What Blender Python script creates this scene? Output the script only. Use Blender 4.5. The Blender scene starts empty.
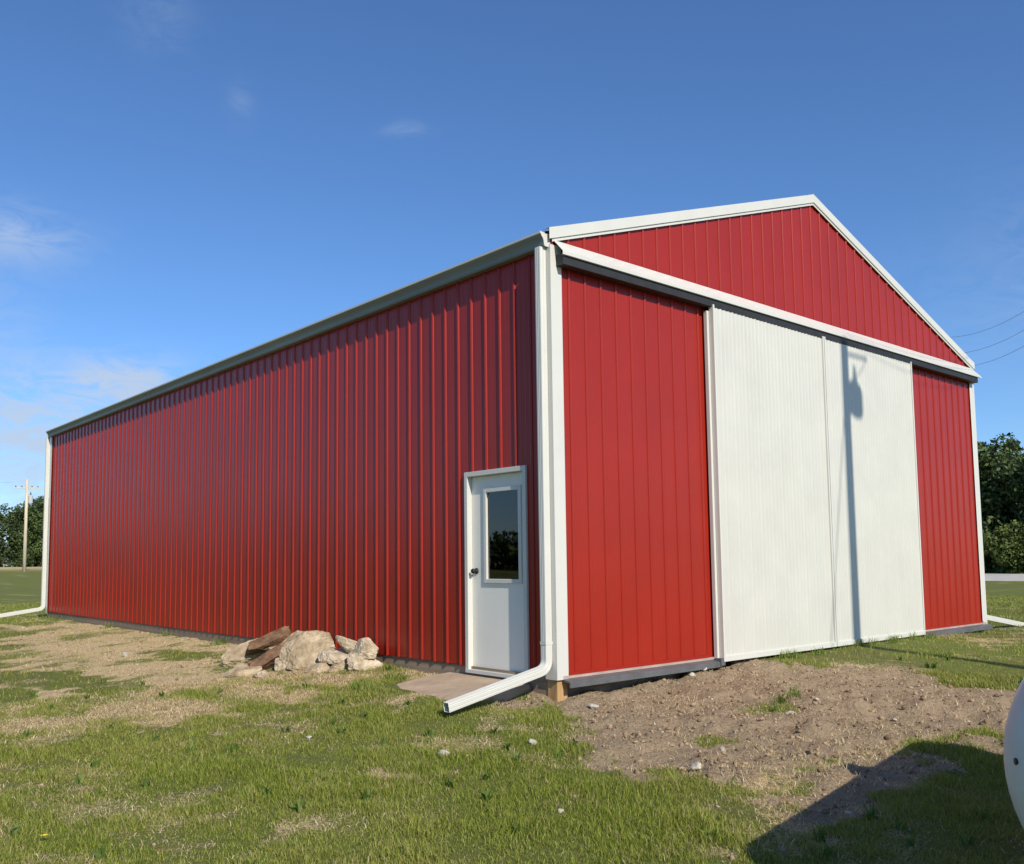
import bpy, math, random
import numpy as np
from mathutils import Vector, Matrix

random.seed(7)
RNG = np.random.default_rng(11)
SC = bpy.context.scene
COL = SC.collection
R = math.radians

# ------------------------------------------------------------------ dimensions
W, L = 9.88, 16.97            # gable width, side length
ZE = 4.13                     # eave height of the side wall
SL = 0.326                    # roof slope
ZR0 = 4.326                   # roof top plane at x = 0
XA = W / 2                    # ridge
SUN_EL, SUN_AZ = 35.0, 13.8   # elevation; angle off the -y axis towards -x
CAM = (-6.118, -6.165, 1.098)


def roof_z(x):
    return ZR0 + SL * (x if x < XA else W - x)


#TERRAIN
# ------------------------------------------------------------------ noise and terrain (numpy)
_LAT = np.random.default_rng(3).random((256, 256))


def vnoise(x, y):
    xi = np.floor(x).astype(np.int64); yi = np.floor(y).astype(np.int64)
    fx = x - xi; fy = y - yi
    fx = fx * fx * (3 - 2 * fx); fy = fy * fy * (3 - 2 * fy)
    a = _LAT[xi % 256, yi % 256]; b = _LAT[(xi + 1) % 256, yi % 256]
    c = _LAT[xi % 256, (yi + 1) % 256]; d = _LAT[(xi + 1) % 256, (yi + 1) % 256]
    return (a * (1 - fx) + b * fx) * (1 - fy) + (c * (1 - fx) + d * fx) * fy


def fbm(x, y, o=4):
    s = np.zeros_like(x); a = 0.5; t = 0
    for k in range(o):
        s += a * vnoise(x * 2 ** k + 17.3 * k, y * 2 ** k + 5.1 * k); t += a; a *= 0.5
    return s / t


def sstep(t):
    t = np.clip(t, 0, 1)
    return t * t * (3 - 2 * t)


def ground_z(x, y):
    x = np.asarray(x, float); y = np.asarray(y, float)
    dx = np.maximum(np.maximum(-x, x - W), 0); dy = np.maximum(np.maximum(-y, y - L), 0)
    d = np.hypot(dx, dy)
    gz = np.interp(x, [0, 0.5, 1.2, 2.2, 3.2, 7.0, 8.5, 9.9], [-.20, -.215, -.20, -.15, -.08, -.05, -.10, -.165])
    sz = np.interp(y, [0, .4, 2.0, 5, 12, 17], [-.20, -.165, -.125, -.125, -.13, -.12])
    w = dy / (dx + dy + 1e-6)
    zw = np.where(x < 0, gz[()] * w + sz * (1 - w), gz)
    zw = np.where(d < 1e-4, -.2, zw)
    t = np.clip(d / 5.0, 0, 1)
    s = 1 - (1 - t) ** 1.5
    tgt = -.40 + .24 * sstep((x - 1.5) / 4) - (.15 + .24 * sstep((x - 1.5) / 4)) * sstep((d - 5) / 20)
    z = zw + (tgt - zw) * s
    z = z + .05 * np.exp(-((x + .95) / .45) ** 2 - ((y - 1.0) / .8) ** 2)
    z = z + 1.45 * sstep((y - 55) / 85) * sstep((40 - x) / 20 + .5)
    z = z + .021 * np.clip(x - 56, 0, 14) + .0 * x
    return z
#END


MASKS = {
#MASKS
'dirt': [[(-0.05, -0.03), (-0.21, -0.55), (-0.72, -1.19), (-1.17, -1.48), (-1.31, -1.93), (-1.45, -2.25), (-0.99, -2.34), (-1.01, -2.62), (-0.42, -2.66), (0.13, -2.8), (2.24, -3.08), (2.67, -3.05), (3.56, -2.75), (3.25, -2.29), (3.73, -1.47), (3.56, -1.0), (3.14, -0.64), (3.12, -0.15), (3.51, 0.62), (2.49, 0.36), (1.69, 0.42), (0.78, 0.53)], [(-0.15, -2.87), (2.09, -3.07), (2.43, -3.13), (1.82, -3.34), (0.39, -3.28), (-0.74, -3.35), (-1.24, -3.31), (-1.2, -3.03)], [(0.32, 0.47), (0.14, 0.32), (-0.09, 0.2), (-0.19, 0.24), (-0.25, 0.33), (-0.23, 0.47), (-0.14, 0.61), (-0.01, 0.72), (0.39, 1.04), (0.52, 1.01), (0.55, 0.87), (0.48, 0.68)], [(-0.19, 0.53), (0.64, 0.78), (0.7, 0.11), (-0.28, -0.69), (-0.29, -0.32), (-0.38, 0.11)]],
'dry': [([(-1.0, -2.26), (0.05, -1.99), (0.88, -2.23), (2.14, -2.97), (0.66, -3.2), (-0.71, -3.24), (-1.31, -3.26), (-1.32, -3.0), (-1.14, -2.75), (-1.17, -2.58)], 1.0), ([(-1.97, 12.51), (-0.5, 14.82), (0.82, 15.04), (0.47, 8.66), (-0.75, 5.29), (-1.36, 2.42), (-1.0, 1.31), (-1.3, 0.71), (-1.52, 1.74), (-2.06, 2.15), (-2.82, 1.96), (-3.56, 2.09), (-3.98, 2.02), (-4.39, 1.49)], 1.0), ([(-2.49, -1.57), (-2.6, -1.66), (-2.72, -1.67), (-2.82, -1.62), (-2.88, -1.51), (-2.89, -1.36), (-2.83, -1.23), (-2.73, -1.13), (-2.6, -1.1), (-2.49, -1.16), (-2.43, -1.28), (-2.43, -1.43)], 0.95), ([(-3.27, -1.87), (-3.32, -1.91), (-3.38, -1.93), (-3.42, -1.9), (-3.45, -1.85), (-3.45, -1.78), (-3.43, -1.71), (-3.38, -1.66), (-3.33, -1.65), (-3.28, -1.67), (-3.25, -1.73), (-3.25, -1.8)], 0.8), ([(-1.61, -0.62), (-1.71, -0.69), (-1.81, -0.71), (-1.9, -0.66), (-1.94, -0.56), (-1.94, -0.43), (-1.88, -0.3), (-1.78, -0.22), (-1.67, -0.19), (-1.58, -0.25), (-1.54, -0.36), (-1.55, -0.49)], 0.8), ([(-2.03, -2.19), (-2.07, -2.21), (-2.12, -2.21), (-2.17, -2.19), (-2.2, -2.15), (-2.2, -2.1), (-2.17, -2.06), (-2.13, -2.03), (-2.07, -2.02), (-2.03, -2.05), (-2.0, -2.09), (-2.0, -2.14)], 0.8), ([(-3.36, -1.54), (-3.39, -1.57), (-3.42, -1.58), (-3.45, -1.57), (-3.47, -1.53), (-3.47, -1.49), (-3.46, -1.44), (-3.43, -1.41), (-3.39, -1.39), (-3.36, -1.41), (-3.34, -1.44), (-3.34, -1.49)], 0.8), ([(-2.26, -3.41), (-2.35, -3.44), (-2.44, -3.44), (-2.51, -3.4), (-2.56, -3.33), (-2.56, -3.26), (-2.51, -3.19), (-2.43, -3.15), (-2.33, -3.16), (-2.25, -3.2), (-2.2, -3.27), (-2.21, -3.35)], 0.8), ([(-1.1, 0.84), (-1.18, 0.79), (-1.27, 0.82), (-1.36, 0.94), (-1.42, 1.11), (-1.42, 1.29), (-1.37, 1.44), (-1.28, 1.51), (-1.18, 1.47), (-1.1, 1.33), (-1.05, 1.14), (-1.05, 0.96)], 0.9), ([(-0.65, 13.55), (-0.83, 13.25), (-1.08, 13.33), (-1.34, 13.75), (-1.54, 14.44), (-1.64, 15.25), (-1.6, 15.96), (-1.41, 16.36), (-1.14, 16.3), (-0.85, 15.79), (-0.65, 15.0), (-0.58, 14.18)], 0.8), ([(7.95, -1.38), (7.5, -1.45), (7.0, -1.4), (6.67, -1.22), (6.47, -0.99), (6.45, -0.76), (6.62, -0.6), (6.94, -0.55), (7.49, -0.57), (8.01, -0.71), (8.29, -0.94), (8.25, -1.19)], 0.6), ([(4.12, -1.51), (3.83, -1.56), (3.5, -1.48), (3.21, -1.29), (3.05, -1.05), (3.02, -0.81), (3.14, -0.64), (3.43, -0.57), (3.82, -0.62), (4.17, -0.8), (4.35, -1.07), (4.32, -1.34)], 0.6), ([(-0.66, -1.03), (-0.8, -1.08), (-0.97, -1.05), (-1.13, -0.94), (-1.25, -0.78), (-1.28, -0.6), (-1.23, -0.46), (-1.1, -0.4), (-0.93, -0.43), (-0.76, -0.56), (-0.64, -0.73), (-0.6, -0.9)], 0.55), ([(-0.33, 2.0), (-0.57, 1.89), (-0.89, 2.07), (-1.18, 2.54), (-1.44, 3.12), (-1.57, 3.72), (-1.51, 4.19), (-1.27, 4.36), (-0.92, 4.16), (-0.56, 3.64), (-0.31, 2.98), (-0.23, 2.39)], 1.0)],
'green': [[(-2.4, 5.32), (-2.57, 5.03), (-2.79, 4.99), (-3.0, 5.18), (-3.17, 5.57), (-3.25, 6.09), (-3.21, 6.61), (-3.04, 6.98), (-2.8, 7.08), (-2.55, 6.85), (-2.38, 6.37), (-2.33, 5.81)], [(-2.3, 4.2), (-2.42, 4.05), (-2.58, 4.07), (-2.75, 4.24), (-2.88, 4.53), (-2.95, 4.87), (-2.92, 5.17), (-2.81, 5.35), (-2.64, 5.35), (-2.45, 5.15), (-2.32, 4.83), (-2.27, 4.48)], [(-3.28, 4.71), (-3.38, 4.42), (-3.51, 4.29), (-3.62, 4.33), (-3.7, 4.55), (-3.72, 4.88), (-3.67, 5.27), (-3.56, 5.6), (-3.43, 5.78), (-3.3, 5.73), (-3.22, 5.47), (-3.21, 5.1)], [(-0.7, 6.11), (-0.84, 5.93), (-1.01, 5.94), (-1.16, 6.12), (-1.26, 6.43), (-1.28, 6.82), (-1.21, 7.17), (-1.06, 7.39), (-0.88, 7.4), (-0.72, 7.2), (-0.63, 6.84), (-0.62, 6.44)], [(1.45, 19.16), (0.62, 16.6), (-0.02, 15.02), (-0.17, 15.28), (-0.27, 15.76), (-0.28, 16.35), (-0.21, 16.9), (1.32, 22.55), (1.65, 22.96), (1.91, 22.8), (2.04, 22.18), (1.97, 21.17)], [(-2.05, 3.06), (-2.13, 2.94), (-2.21, 2.89), (-2.28, 2.94), (-2.31, 3.05), (-2.31, 3.22), (-2.26, 3.39), (-2.18, 3.52), (-2.1, 3.58), (-2.03, 3.53), (-1.99, 3.4), (-2.0, 3.23)], [(-3.18, 3.21), (-3.25, 3.11), (-3.36, 3.12), (-3.49, 3.23), (-3.59, 3.42), (-3.65, 3.64), (-3.64, 3.83), (-3.57, 3.95), (-3.45, 3.95), (-3.32, 3.83), (-3.22, 3.62), (-3.17, 3.4)], [(1.39, -1.55), (1.28, -1.59), (1.17, -1.59), (1.08, -1.56), (1.04, -1.5), (1.05, -1.42), (1.13, -1.34), (1.24, -1.3), (1.36, -1.29), (1.44, -1.33), (1.48, -1.4), (1.46, -1.48)], [(-0.0, -2.04), (-0.09, -2.07), (-0.2, -2.06), (-0.29, -2.02), (-0.34, -1.95), (-0.35, -1.88), (-0.31, -1.81), (-0.22, -1.78), (-0.11, -1.78), (-0.01, -1.83), (0.05, -1.89), (0.05, -1.97)], [(-1.07, -2.27), (-1.12, -2.29), (-1.18, -2.28), (-1.24, -2.24), (-1.28, -2.19), (-1.29, -2.14), (-1.27, -2.09), (-1.22, -2.08), (-1.15, -2.08), (-1.09, -2.12), (-1.05, -2.17), (-1.04, -2.23)], [(-1.24, 1.2), (-1.31, 1.17), (-1.4, 1.22), (-1.49, 1.34), (-1.55, 1.51), (-1.56, 1.69), (-1.53, 1.83), (-1.44, 1.9), (-1.33, 1.87), (-1.24, 1.74), (-1.19, 1.54), (-1.2, 1.34)]],
}


def sdf(px, py, poly):
    """signed distance to a polygon, positive inside"""
    poly = np.asarray(poly, float)
    n = len(poly)
    d = np.full(px.shape, 1e9); ins = np.zeros(px.shape, bool)
    for i in range(n):
        ax, ay = poly[i]; bx, by = poly[(i + 1) % n]
        ex, ey = bx - ax, by - ay
        t = np.clip(((px - ax) * ex + (py - ay) * ey) / (ex * ex + ey * ey + 1e-12), 0, 1)
        d = np.minimum(d, np.hypot(px - ax - t * ex, py - ay - t * ey))
        c = ((ay > py) != (by > py)) & (px < (bx - ax) * (py - ay) / (by - ay + 1e-12) + ax)
        ins ^= c
    return np.where(ins, d, -d)


def cover(x, y):
    """dirt, dry: how bare and how straw-dry the ground is at a place, 0..1"""
    n = fbm(x * 1.3, y * 1.3, 5) - .5
    n2 = fbm(x * 5 + 31, y * 5 + 7, 4) - .5
    near = (np.abs(x) < 30) & (np.abs(y) < 40)
    dirt = np.zeros(x.shape); dry = np.zeros(x.shape)
    xs, ys = x[near], y[near]; nn = n[near]; nm = n2[near]
    if len(xs):
        dd = np.zeros(xs.shape); tt = np.zeros(xs.shape); gg = np.zeros(xs.shape)
        for p in MASKS['dirt']:
            dd = np.maximum(dd, sstep((sdf(xs, ys, p) + .55 * nn + .5 * nm) / .30 + .75))
        for p, k in MASKS['dry']:
            tt = np.maximum(tt, k * sstep((sdf(xs, ys, p) + 1.1 * nn + 1.3 * nm) / .55 + .5))
        for p in MASKS['green']:
            gg = np.maximum(gg, sstep((sdf(xs, ys, p) + .35 * nn + .5 * nm) / .25 + .5))
        # a trodden strip along the side wall
        st = sstep((1.0 + xs + 1.2 * nn + 1.2 * nm) / .8) * (xs < .1) * (ys > 1.5) * (ys < 18)
        tt = np.maximum(tt, .85 * st)
        tt *= np.clip(.60 + 2.2 * (fbm(xs * 1.9 + 12, ys * 2.4, 4) - .40), .30, 1)
        dirt[near] = dd * (1 - .85 * gg); dry[near] = tt * (1 - gg)
    far = sstep((y - 90) / 40) * sstep((60 - x) / 20)
    dry = np.maximum(dry, far * .8)
    dry = np.maximum(dry, .42 * sstep((n + .7 * n2 + .02) / .30))
    return np.clip(dirt, 0, 1), np.clip(dry, 0, 1)


# ------------------------------------------------------------------ object helpers
def link(o):
    COL.objects.link(o); return o


def tag(o, label=None, cat=None, group=None, kind=None):
    if label: o['label'] = label
    if cat: o['category'] = cat
    if group: o['group'] = group
    if kind: o['kind'] = kind
    return o


def empty(name, label, cat, loc=(0, 0, 0), rz=0, group=None):
    o = link(bpy.data.objects.new(name, None)); o.location = loc; o.rotation_euler = (0, 0, rz)
    o.empty_display_size = .2
    return tag(o, label, cat, group)


def copy_tree(o, parent=None):
    c = o.copy(); COL.objects.link(c)
    if parent is not None: c.parent = parent
    for ch in list(o.children): copy_tree(ch, c)
    return c


class MB:
    def __init__(s): s.v = []; s.f = []

    def add(s, vs, fs):
        b = len(s.v); s.v += [tuple(v) for v in vs]; s.f += [tuple(i + b for i in f) for f in fs]; return s

    def box(s, x0, x1, y0, y1, z0, z1):
        vs = [(x0, y0, z0), (x1, y0, z0), (x1, y1, z0), (x0, y1, z0), (x0, y0, z1), (x1, y0, z1), (x1, y1, z1), (x0, y1, z1)]
        return s.add(vs, [(3, 2, 1, 0), (4, 5, 6, 7), (0, 1, 5, 4), (1, 2, 6, 5), (2, 3, 7, 6), (3, 0, 4, 7)])

    def loft(s, rings, closed=True, caps=False):
        n = len(rings[0]); vs = [p for r in rings for p in r]; fs = []
        m = n if closed else n - 1
        for k in range(len(rings) - 1):
            for i in range(m):
                j = (i + 1) % n
                fs.append((k * n + i, k * n + j, (k + 1) * n + j, (k + 1) * n + i))
        if caps:
            fs.append(tuple(range(n - 1, -1, -1))); fs.append(tuple((len(rings) - 1) * n + i for i in range(n)))
        return s.add(vs, fs)

    def tube(s, pts, rad, seg=10, caps=True):
        pts = [Vector(p) for p in pts]; rings = []
        rad = rad if isinstance(rad, (list, tuple)) else [rad] * len(pts)
        for i, p in enumerate(pts):
            t = (pts[min(i + 1, len(pts) - 1)] - pts[max(i - 1, 0)]).normalized()
            a = t.cross(Vector((0, 0, 1)))
            if a.length < 1e-3: a = Vector((1, 0, 0))
            a.normalize(); b = t.cross(a)
            rings.append([p + (a * math.cos(2 * math.pi * k / seg) + b * math.sin(2 * math.pi * k / seg)) * rad[i] for k in range(seg)])
        return s.loft(rings, True, caps)

    def build(s, name, mat, parent=None, smooth=False, bevel=0, solid=0):
        me = bpy.data.meshes.new(name); me.from_pydata(s.v, [], s.f); me.validate(); me.update()
        if smooth: me.polygons.foreach_set('use_smooth', [True] * len(me.polygons))
        me.materials.append(mat)
        o = link(bpy.data.objects.new(name, me)); o.parent = parent
        if solid:
            m = o.modifiers.new('s', 'SOLIDIFY'); m.thickness = solid; m.offset = 0
        if bevel:
            m = o.modifiers.new('b', 'BEVEL'); m.width = bevel; m.segments = 2; m.limit_method = 'ANGLE'; m.angle_limit = R(40)
        return o


def np_mesh(name, verts, faces3, mat, col=None, faces4=None, parent=None, smooth=False):
    """mesh from numpy arrays: verts (n,3), faces3 (k,3) and optional quads (m,4), point colours"""
    me = bpy.data.meshes.new(name)
    n3 = len(faces3) if faces3 is not None else 0; n4 = len(faces4) if faces4 is not None else 0
    me.vertices.add(len(verts)); me.vertices.foreach_set('co', np.asarray(verts, np.float32).ravel())
    loops = np.concatenate(([faces3.ravel()] if n3 else []) + ([faces4.ravel()] if n4 else [])).astype(np.int32)
    me.loops.add(len(loops)); me.loops.foreach_set('vertex_index', loops)
    start = np.concatenate([np.arange(n3) * 3, n3 * 3 + np.arange(n4) * 4]).astype(np.int32)
    me.polygons.add(n3 + n4); me.polygons.foreach_set('loop_start', start)
    me.update(calc_edges=True)
    if smooth: me.polygons.foreach_set('use_smooth', np.ones(n3 + n4, bool))
    if col is not None:
        a = me.color_attributes.new('Col', 'FLOAT_COLOR', 'POINT')
        a.data.foreach_set('color', np.asarray(col, np.float32).ravel())
    me.materials.append(mat)
    o = link(bpy.data.objects.new(name, me)); o.parent = parent
    return o


# ------------------------------------------------------------------ materials
class NT:
    def __init__(s, name):
        s.m = bpy.data.materials.new(name); s.m.use_nodes = True
        s.t = s.m.node_tree; s.b = s.t.nodes['Principled BSDF']

    def n(s, typ, **kw):
        o = s.t.nodes.new(typ)
        for k, v in kw.items():
            if k in o.inputs: o.inputs[k].default_value = v
            else: setattr(o, k, v)
        return o

    def l(s, a, b): s.t.links.new(a, b)


def simple(name, col, rough=.5, metal=0, spec=.5, var=.12, scale=8, bump=0, bscale=40, coat=0, stretch=None, col2=None):
    k = NT(name); b = k.b
    tc = k.n('ShaderNodeTexCoord'); mp = k.n('ShaderNodeMapping')
    if stretch: mp.inputs['Scale'].default_value = stretch
    k.l(tc.outputs['Object'], mp.inputs['Vector'])
    nz = k.n('ShaderNodeTexNoise', Scale=scale, Detail=6.0, Roughness=.6)
    k.l(mp.outputs[0], nz.inputs['Vector'])
    mr = k.n('ShaderNodeMapRange'); mr.inputs['From Min'].default_value = .3; mr.inputs['From Max'].default_value = .7
    k.l(nz.outputs['Fac'], mr.inputs['Value'])
    mx = k.n('ShaderNodeMix', data_type='RGBA')
    c2 = col2 or tuple(min(1, c * (1 + var)) for c in col)
    c1 = tuple(c * (1 - var) for c in col) if col2 is None else col
    mx.inputs['A'].default_value = (*c1, 1) if False else (*c1, 1)
    mx.inputs[6].default_value = (*c1, 1); mx.inputs[7].default_value = (*c2, 1)
    k.l(mr.outputs[0], mx.inputs[0])
    k.l(mx.outputs[2], b.inputs['Base Color'])
    b.inputs['Roughness'].default_value = rough; b.inputs['Metallic'].default_value = metal
    b.inputs['Specular IOR Level'].default_value = spec
    if coat: b.inputs['Coat Weight'].default_value = coat; b.inputs['Coat Roughness'].default_value = .12
    if bump:
        bz = k.n('ShaderNodeTexNoise', Scale=bscale, Detail=5.0)
        k.l(mp.outputs[0], bz.inputs['Vector'])
        bp = k.n('ShaderNodeBump', Strength=1.0, Distance=bump)
        k.l(bz.outputs['Fac'], bp.inputs['Height']); k.l(bp.outputs[0], b.inputs['Normal'])
    return k.m


M = {}
M['red'] = simple('red_painted_steel', (.30, .020, .0095), rough=.28, var=.07, scale=1.2, bump=.0020, bscale=1.1, spec=.32)
M['white'] = simple('white_painted_steel', (.56, .55, .48), rough=.38, var=.04, scale=2, bump=.0012, bscale=2.0)
M['trim'] = simple('white_trim', (.60, .59, .525), rough=.35, var=.03, scale=3)
M['door'] = simple('off_white_door_paint', (.78, .755, .66), rough=.4, var=.03, scale=2)
M['gutter'] = simple('grey_gutter_metal', (.19, .21, .19), rough=.45, var=.2, scale=3, stretch=(1, .15, 1))
M['flash'] = simple('dusty_pink_flashing', (.40, .30, .25), rough=.6, var=.2, scale=4)
M['dark'] = simple('dark_track_metal', (.02, .02, .02), rough=.6, var=.3)
M['rail'] = simple('weathered_aluminium', (.15, .155, .155), rough=.5, metal=.4, var=.2, scale=5)
M['skirt'] = simple('treated_timber', (.25, .185, .12), rough=.85, var=.35, scale=3, stretch=(1, .1, 6), bump=.003)
M['post'] = simple('yellow_pine_post', (.42, .26, .11), rough=.8, var=.3, scale=5, stretch=(3, 3, .5), bump=.002)
M['roof'] = simple('galvanised_roofing', (.55, .56, .56), rough=.4, metal=.4, var=.08)
M['concrete'] = simple('dirty_concrete', (.42, .31, .205), rough=.95, scale=2.2, var=.2, bump=.012, bscale=14)
M['rock'] = simple('pale_limestone', (.24, .175, .10), rough=.95, scale=8, col2=(.66, .56, .40), bump=.05, bscale=14)
M['rocktan'] = simple('tan_sandstone', (.20, .14, .075), rough=.95, scale=7, col2=(.56, .44, .28), bump=.05, bscale=15)
M['rockbrown'] = simple('rusty_brown_stone', (.06, .032, .018), rough=.95, scale=8, col2=(.27, .15, .075), bump=.05, bscale=13)
M['rockslab'] = simple('buff_slab', (.22, .15, .08), rough=.95, scale=6, col2=(.56, .45, .29), bump=.05, bscale=18)
M['pebble'] = simple('white_chert', (.46, .42, .34), rough=.9, var=.3, scale=12, bump=.006, bscale=30)
M['tank'] = simple('white_tank_paint', (.64, .63, .57), rough=.4, var=.06, scale=4)
M['black'] = simple('black_metal', (.012, .012, .012), rough=.5, var=.2)
M['wire'] = simple('weathered_cable', (.22, .24, .27), rough=.6)
M['polewood'] = simple('sun_bleached_pole', (.56, .48, .34), rough=.9, var=.25, scale=3, stretch=(4, 4, .3), bump=.004)
M['grey'] = simple('grey_enamel', (.45, .47, .48), rough=.4, var=.05)
M['porc'] = simple('brown_porcelain', (.12, .05, .03), rough=.2)
M['bark'] = simple('bark', (.11, .085, .06), rough=.95, var=.4, scale=5, stretch=(3, 3, .6), bump=.03, bscale=6)
M['road'] = simple('pale_gravel_road', (.48, .44, .38), rough=.95, var=.15, scale=1.5, bump=.01, bscale=20)


def glass_mat():
    k = NT('door_glass'); t = k.t
    out = t.nodes['Material Output']; t.nodes.remove(k.b)
    tr = k.n('ShaderNodeBsdfTransparent'); tr.inputs['Color'].default_value = (.5, .52, .52, 1)
    gl = k.n('ShaderNodeBsdfGlossy'); gl.inputs['Roughness'].default_value = .015; gl.inputs['Color'].default_value = (.8, .82, .84, 1)
    fr = k.n('ShaderNodeFresnel', IOR=1.55)
    ml = k.n('ShaderNodeMath', operation='MULTIPLY'); ml.inputs[1].default_value = 1.7; k.l(fr.outputs[0], ml.inputs[0])
    mx = k.n('ShaderNodeMixShader'); k.l(ml.outputs[0], mx.inputs[0]); k.l(tr.outputs[0], mx.inputs[1]); k.l(gl.outputs[0], mx.inputs[2])
    k.l(mx.outputs[0], out.inputs['Surface'])
    return k.m


M['glass'] = glass_mat()


def foliage_mat(name, gain=1.0, trans=.25):
    """per-leaf colour from the mesh's own colour attribute"""
    k = NT(name); b = k.b
    at = k.n('ShaderNodeVertexColor', layer_name='Col')
    b.inputs['Roughness'].default_value = .6; b.inputs['Specular IOR Level'].default_value = .25
    k.l(at.outputs['Color'], b.inputs['Base Color'])
    tl = k.n('ShaderNodeBsdfTranslucent'); k.l(at.outputs['Color'], tl.inputs['Color'])
    mx = k.n('ShaderNodeMixShader'); mx.inputs[0].default_value = trans
    out = k.t.nodes['Material Output']
    k.l(b.outputs[0], mx.inputs[1]); k.l(tl.outputs[0], mx.inputs[2]); k.l(mx.outputs[0], out.inputs['Surface'])
    return k.m


M['leaf'] = foliage_mat('tree_leaves', trans=.2)
M['grass'] = foliage_mat('grass_blades', trans=.3)


def ground_mat():
    k = NT('lawn_soil'); b = k.b
    at = k.n('ShaderNodeVertexColor', layer_name='Col')      # r = dirt, g = dry
    sep = k.n('ShaderNodeSeparateColor'); k.l(at.outputs['Color'], sep.inputs[0])
    tc = k.n('ShaderNodeTexCoord')
    def noise(scale, det=6, r=.65):
        z = k.n('ShaderNodeTexNoise', Scale=scale, Detail=float(det), Roughness=r); k.l(tc.outputs['Object'], z.inputs['Vector'])
        m = k.n('ShaderNodeMapRange'); m.inputs['From Min'].default_value = .32; m.inputs['From Max'].default_value = .68
        k.l(z.outputs['Fac'], m.inputs['Value']); return m.outputs[0]
    def mix(f, a, c):
        m = k.n('ShaderNodeMix', data_type='RGBA')
        for idx, v in ((6, a), (7, c)):
            if isinstance(v, tuple): m.inputs[idx].default_value = (*v, 1)
            else: k.l(v, m.inputs[idx])
        if isinstance(f, float): m.inputs[0].default_value = f
        else: k.l(f, m.inputs[0])
        return m.outputs[2]
    fine = noise(38); mid = noise(6); big = noise(.35, 4)
    green = mix(mid, (.125, .17, .025), (.22, .25, .055))
    green = mix(fine, green, (.14, .16, .035))
    green = mix(big, green, (.15, .15, .05))
    tan = mix(fine, (.40, .285, .14), (.72, .57, .32))
    tan = mix(mid, tan, (.56, .43, .24))
    dirt = mix(fine, (.18, .128, .075), (.47, .355, .23))
    dirt = mix(mid, dirt, (.36, .27, .17))
    # break the borders up with fine noise
    def rough_edge(ch):
        a = k.n('ShaderNodeMath', operation='MULTIPLY_ADD'); k.l(fine, a.inputs[0]); a.inputs[1].default_value = .7; a.inputs[2].default_value = -.35
        c = k.n('ShaderNodeMath', operation='ADD'); k.l(ch, c.inputs[0]); k.l(a.outputs[0], c.inputs[1])
        m = k.n('ShaderNodeMapRange', interpolation_type='SMOOTHSTEP'); m.inputs['From Min'].default_value = .3; m.inputs['From Max'].default_value = .7
        k.l(c.outputs[0], m.inputs['Value']); return m.outputs[0]
    col = mix(rough_edge(sep.outputs[1]), green, tan)
    col = mix(rough_edge(sep.outputs[0]), col, dirt)
    k.l(col, b.inputs['Base Color'])
    b.inputs['Roughness'].default_value = .97; b.inputs['Specular IOR Level'].default_value = .1
    bz = k.n('ShaderNodeTexNoise', Scale=24.0, Detail=8.0, Roughness=.7); k.l(tc.outputs['Object'], bz.inputs['Vector'])
    bp = k.n('ShaderNodeBump', Strength=1.0, Distance=.035); k.l(bz.outputs['Fac'], bp.inputs['Height']); k.l(bp.outputs[0], b.inputs['Normal'])
    return k.m


M['ground'] = ground_mat()

# ------------------------------------------------------------------ ground
def axis(a, b, step, far_lo, far_hi):
    core = np.arange(a, b, step)
    def out(end, far):
        s = step; p = end; r = []
        while abs(p) < abs(far) or (p - end) * np.sign(far) < 0:
            s *= 1.07; p = p + s * np.sign(far); r.append(p)
            if abs(p) > abs(far): break
        return r
    return np.concatenate([out(a, far_lo)[::-1], core, out(core[-1], far_hi)])


def dirt_relief(x, y, dirt, dry):
    z = .030 * (fbm(x * .7, y * .7, 3) - .5)
    z += dirt * ((.12 + .10 * np.exp(-((x - 1.9) / 1.3) ** 2 - ((y + 2.2) / .7) ** 2)) * (fbm(x * 2.6 + 9, y * 2.6 + 4, 4) - .5) + .16 * np.maximum(0, fbm(x * 5, y * 5, 4) - .5) + .035 * (fbm(x * 14, y * 14, 2) - .5))
    z += dry * (.045 * (fbm(x * 3 + 3, y * 3, 4) - .5) + .03 * (fbm(x * 11 + 3, y * 11, 2) - .5))
    return z


gx = axis(-6.0, 11.5, .045, -700, 700); gy = axis(-5.0, 8.5, .045, -700, 700)
GX, GY = np.meshgrid(gx, gy); fx, fy = GX.ravel(), GY.ravel()
dirt_v, dry_v = cover(fx, fy)
lim = (np.abs(fx) < 40) & (np.abs(fy) < 60)
gz = ground_z(fx, fy) + np.where(lim, dirt_relief(fx, fy, dirt_v, dry_v), 0)
under = (fx > .05) & (fx < W - .05) & (fy > .05) & (fy < L - .05)
gz = np.where(under, np.minimum(gz, -.25), gz)
nx, ny = len(gx), len(gy)
ii = (np.arange(ny - 1)[:, None] * nx + np.arange(nx - 1)[None, :]).ravel()
quads = np.stack([ii, ii + 1, ii + nx + 1, ii + nx], 1)
ground = np_mesh('ground', np.stack([fx, fy, gz], 1), None, M['ground'],
                 col=np.stack([dirt_v, dry_v, np.zeros_like(fx), np.ones_like(fx)], 1), faces4=quads, smooth=True)
tag(ground, 'grassy yard with bare brown dirt and straw patches', 'ground', kind='structure')


def surf(x, y):
    x = np.atleast_1d(np.asarray(x, float)); y = np.atleast_1d(np.asarray(y, float))
    a, b = cover(x, y)
    return ground_z(x, y) + dirt_relief(x, y, a, b)


def g1(x, y): return float(surf(x, y)[0])


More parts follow.
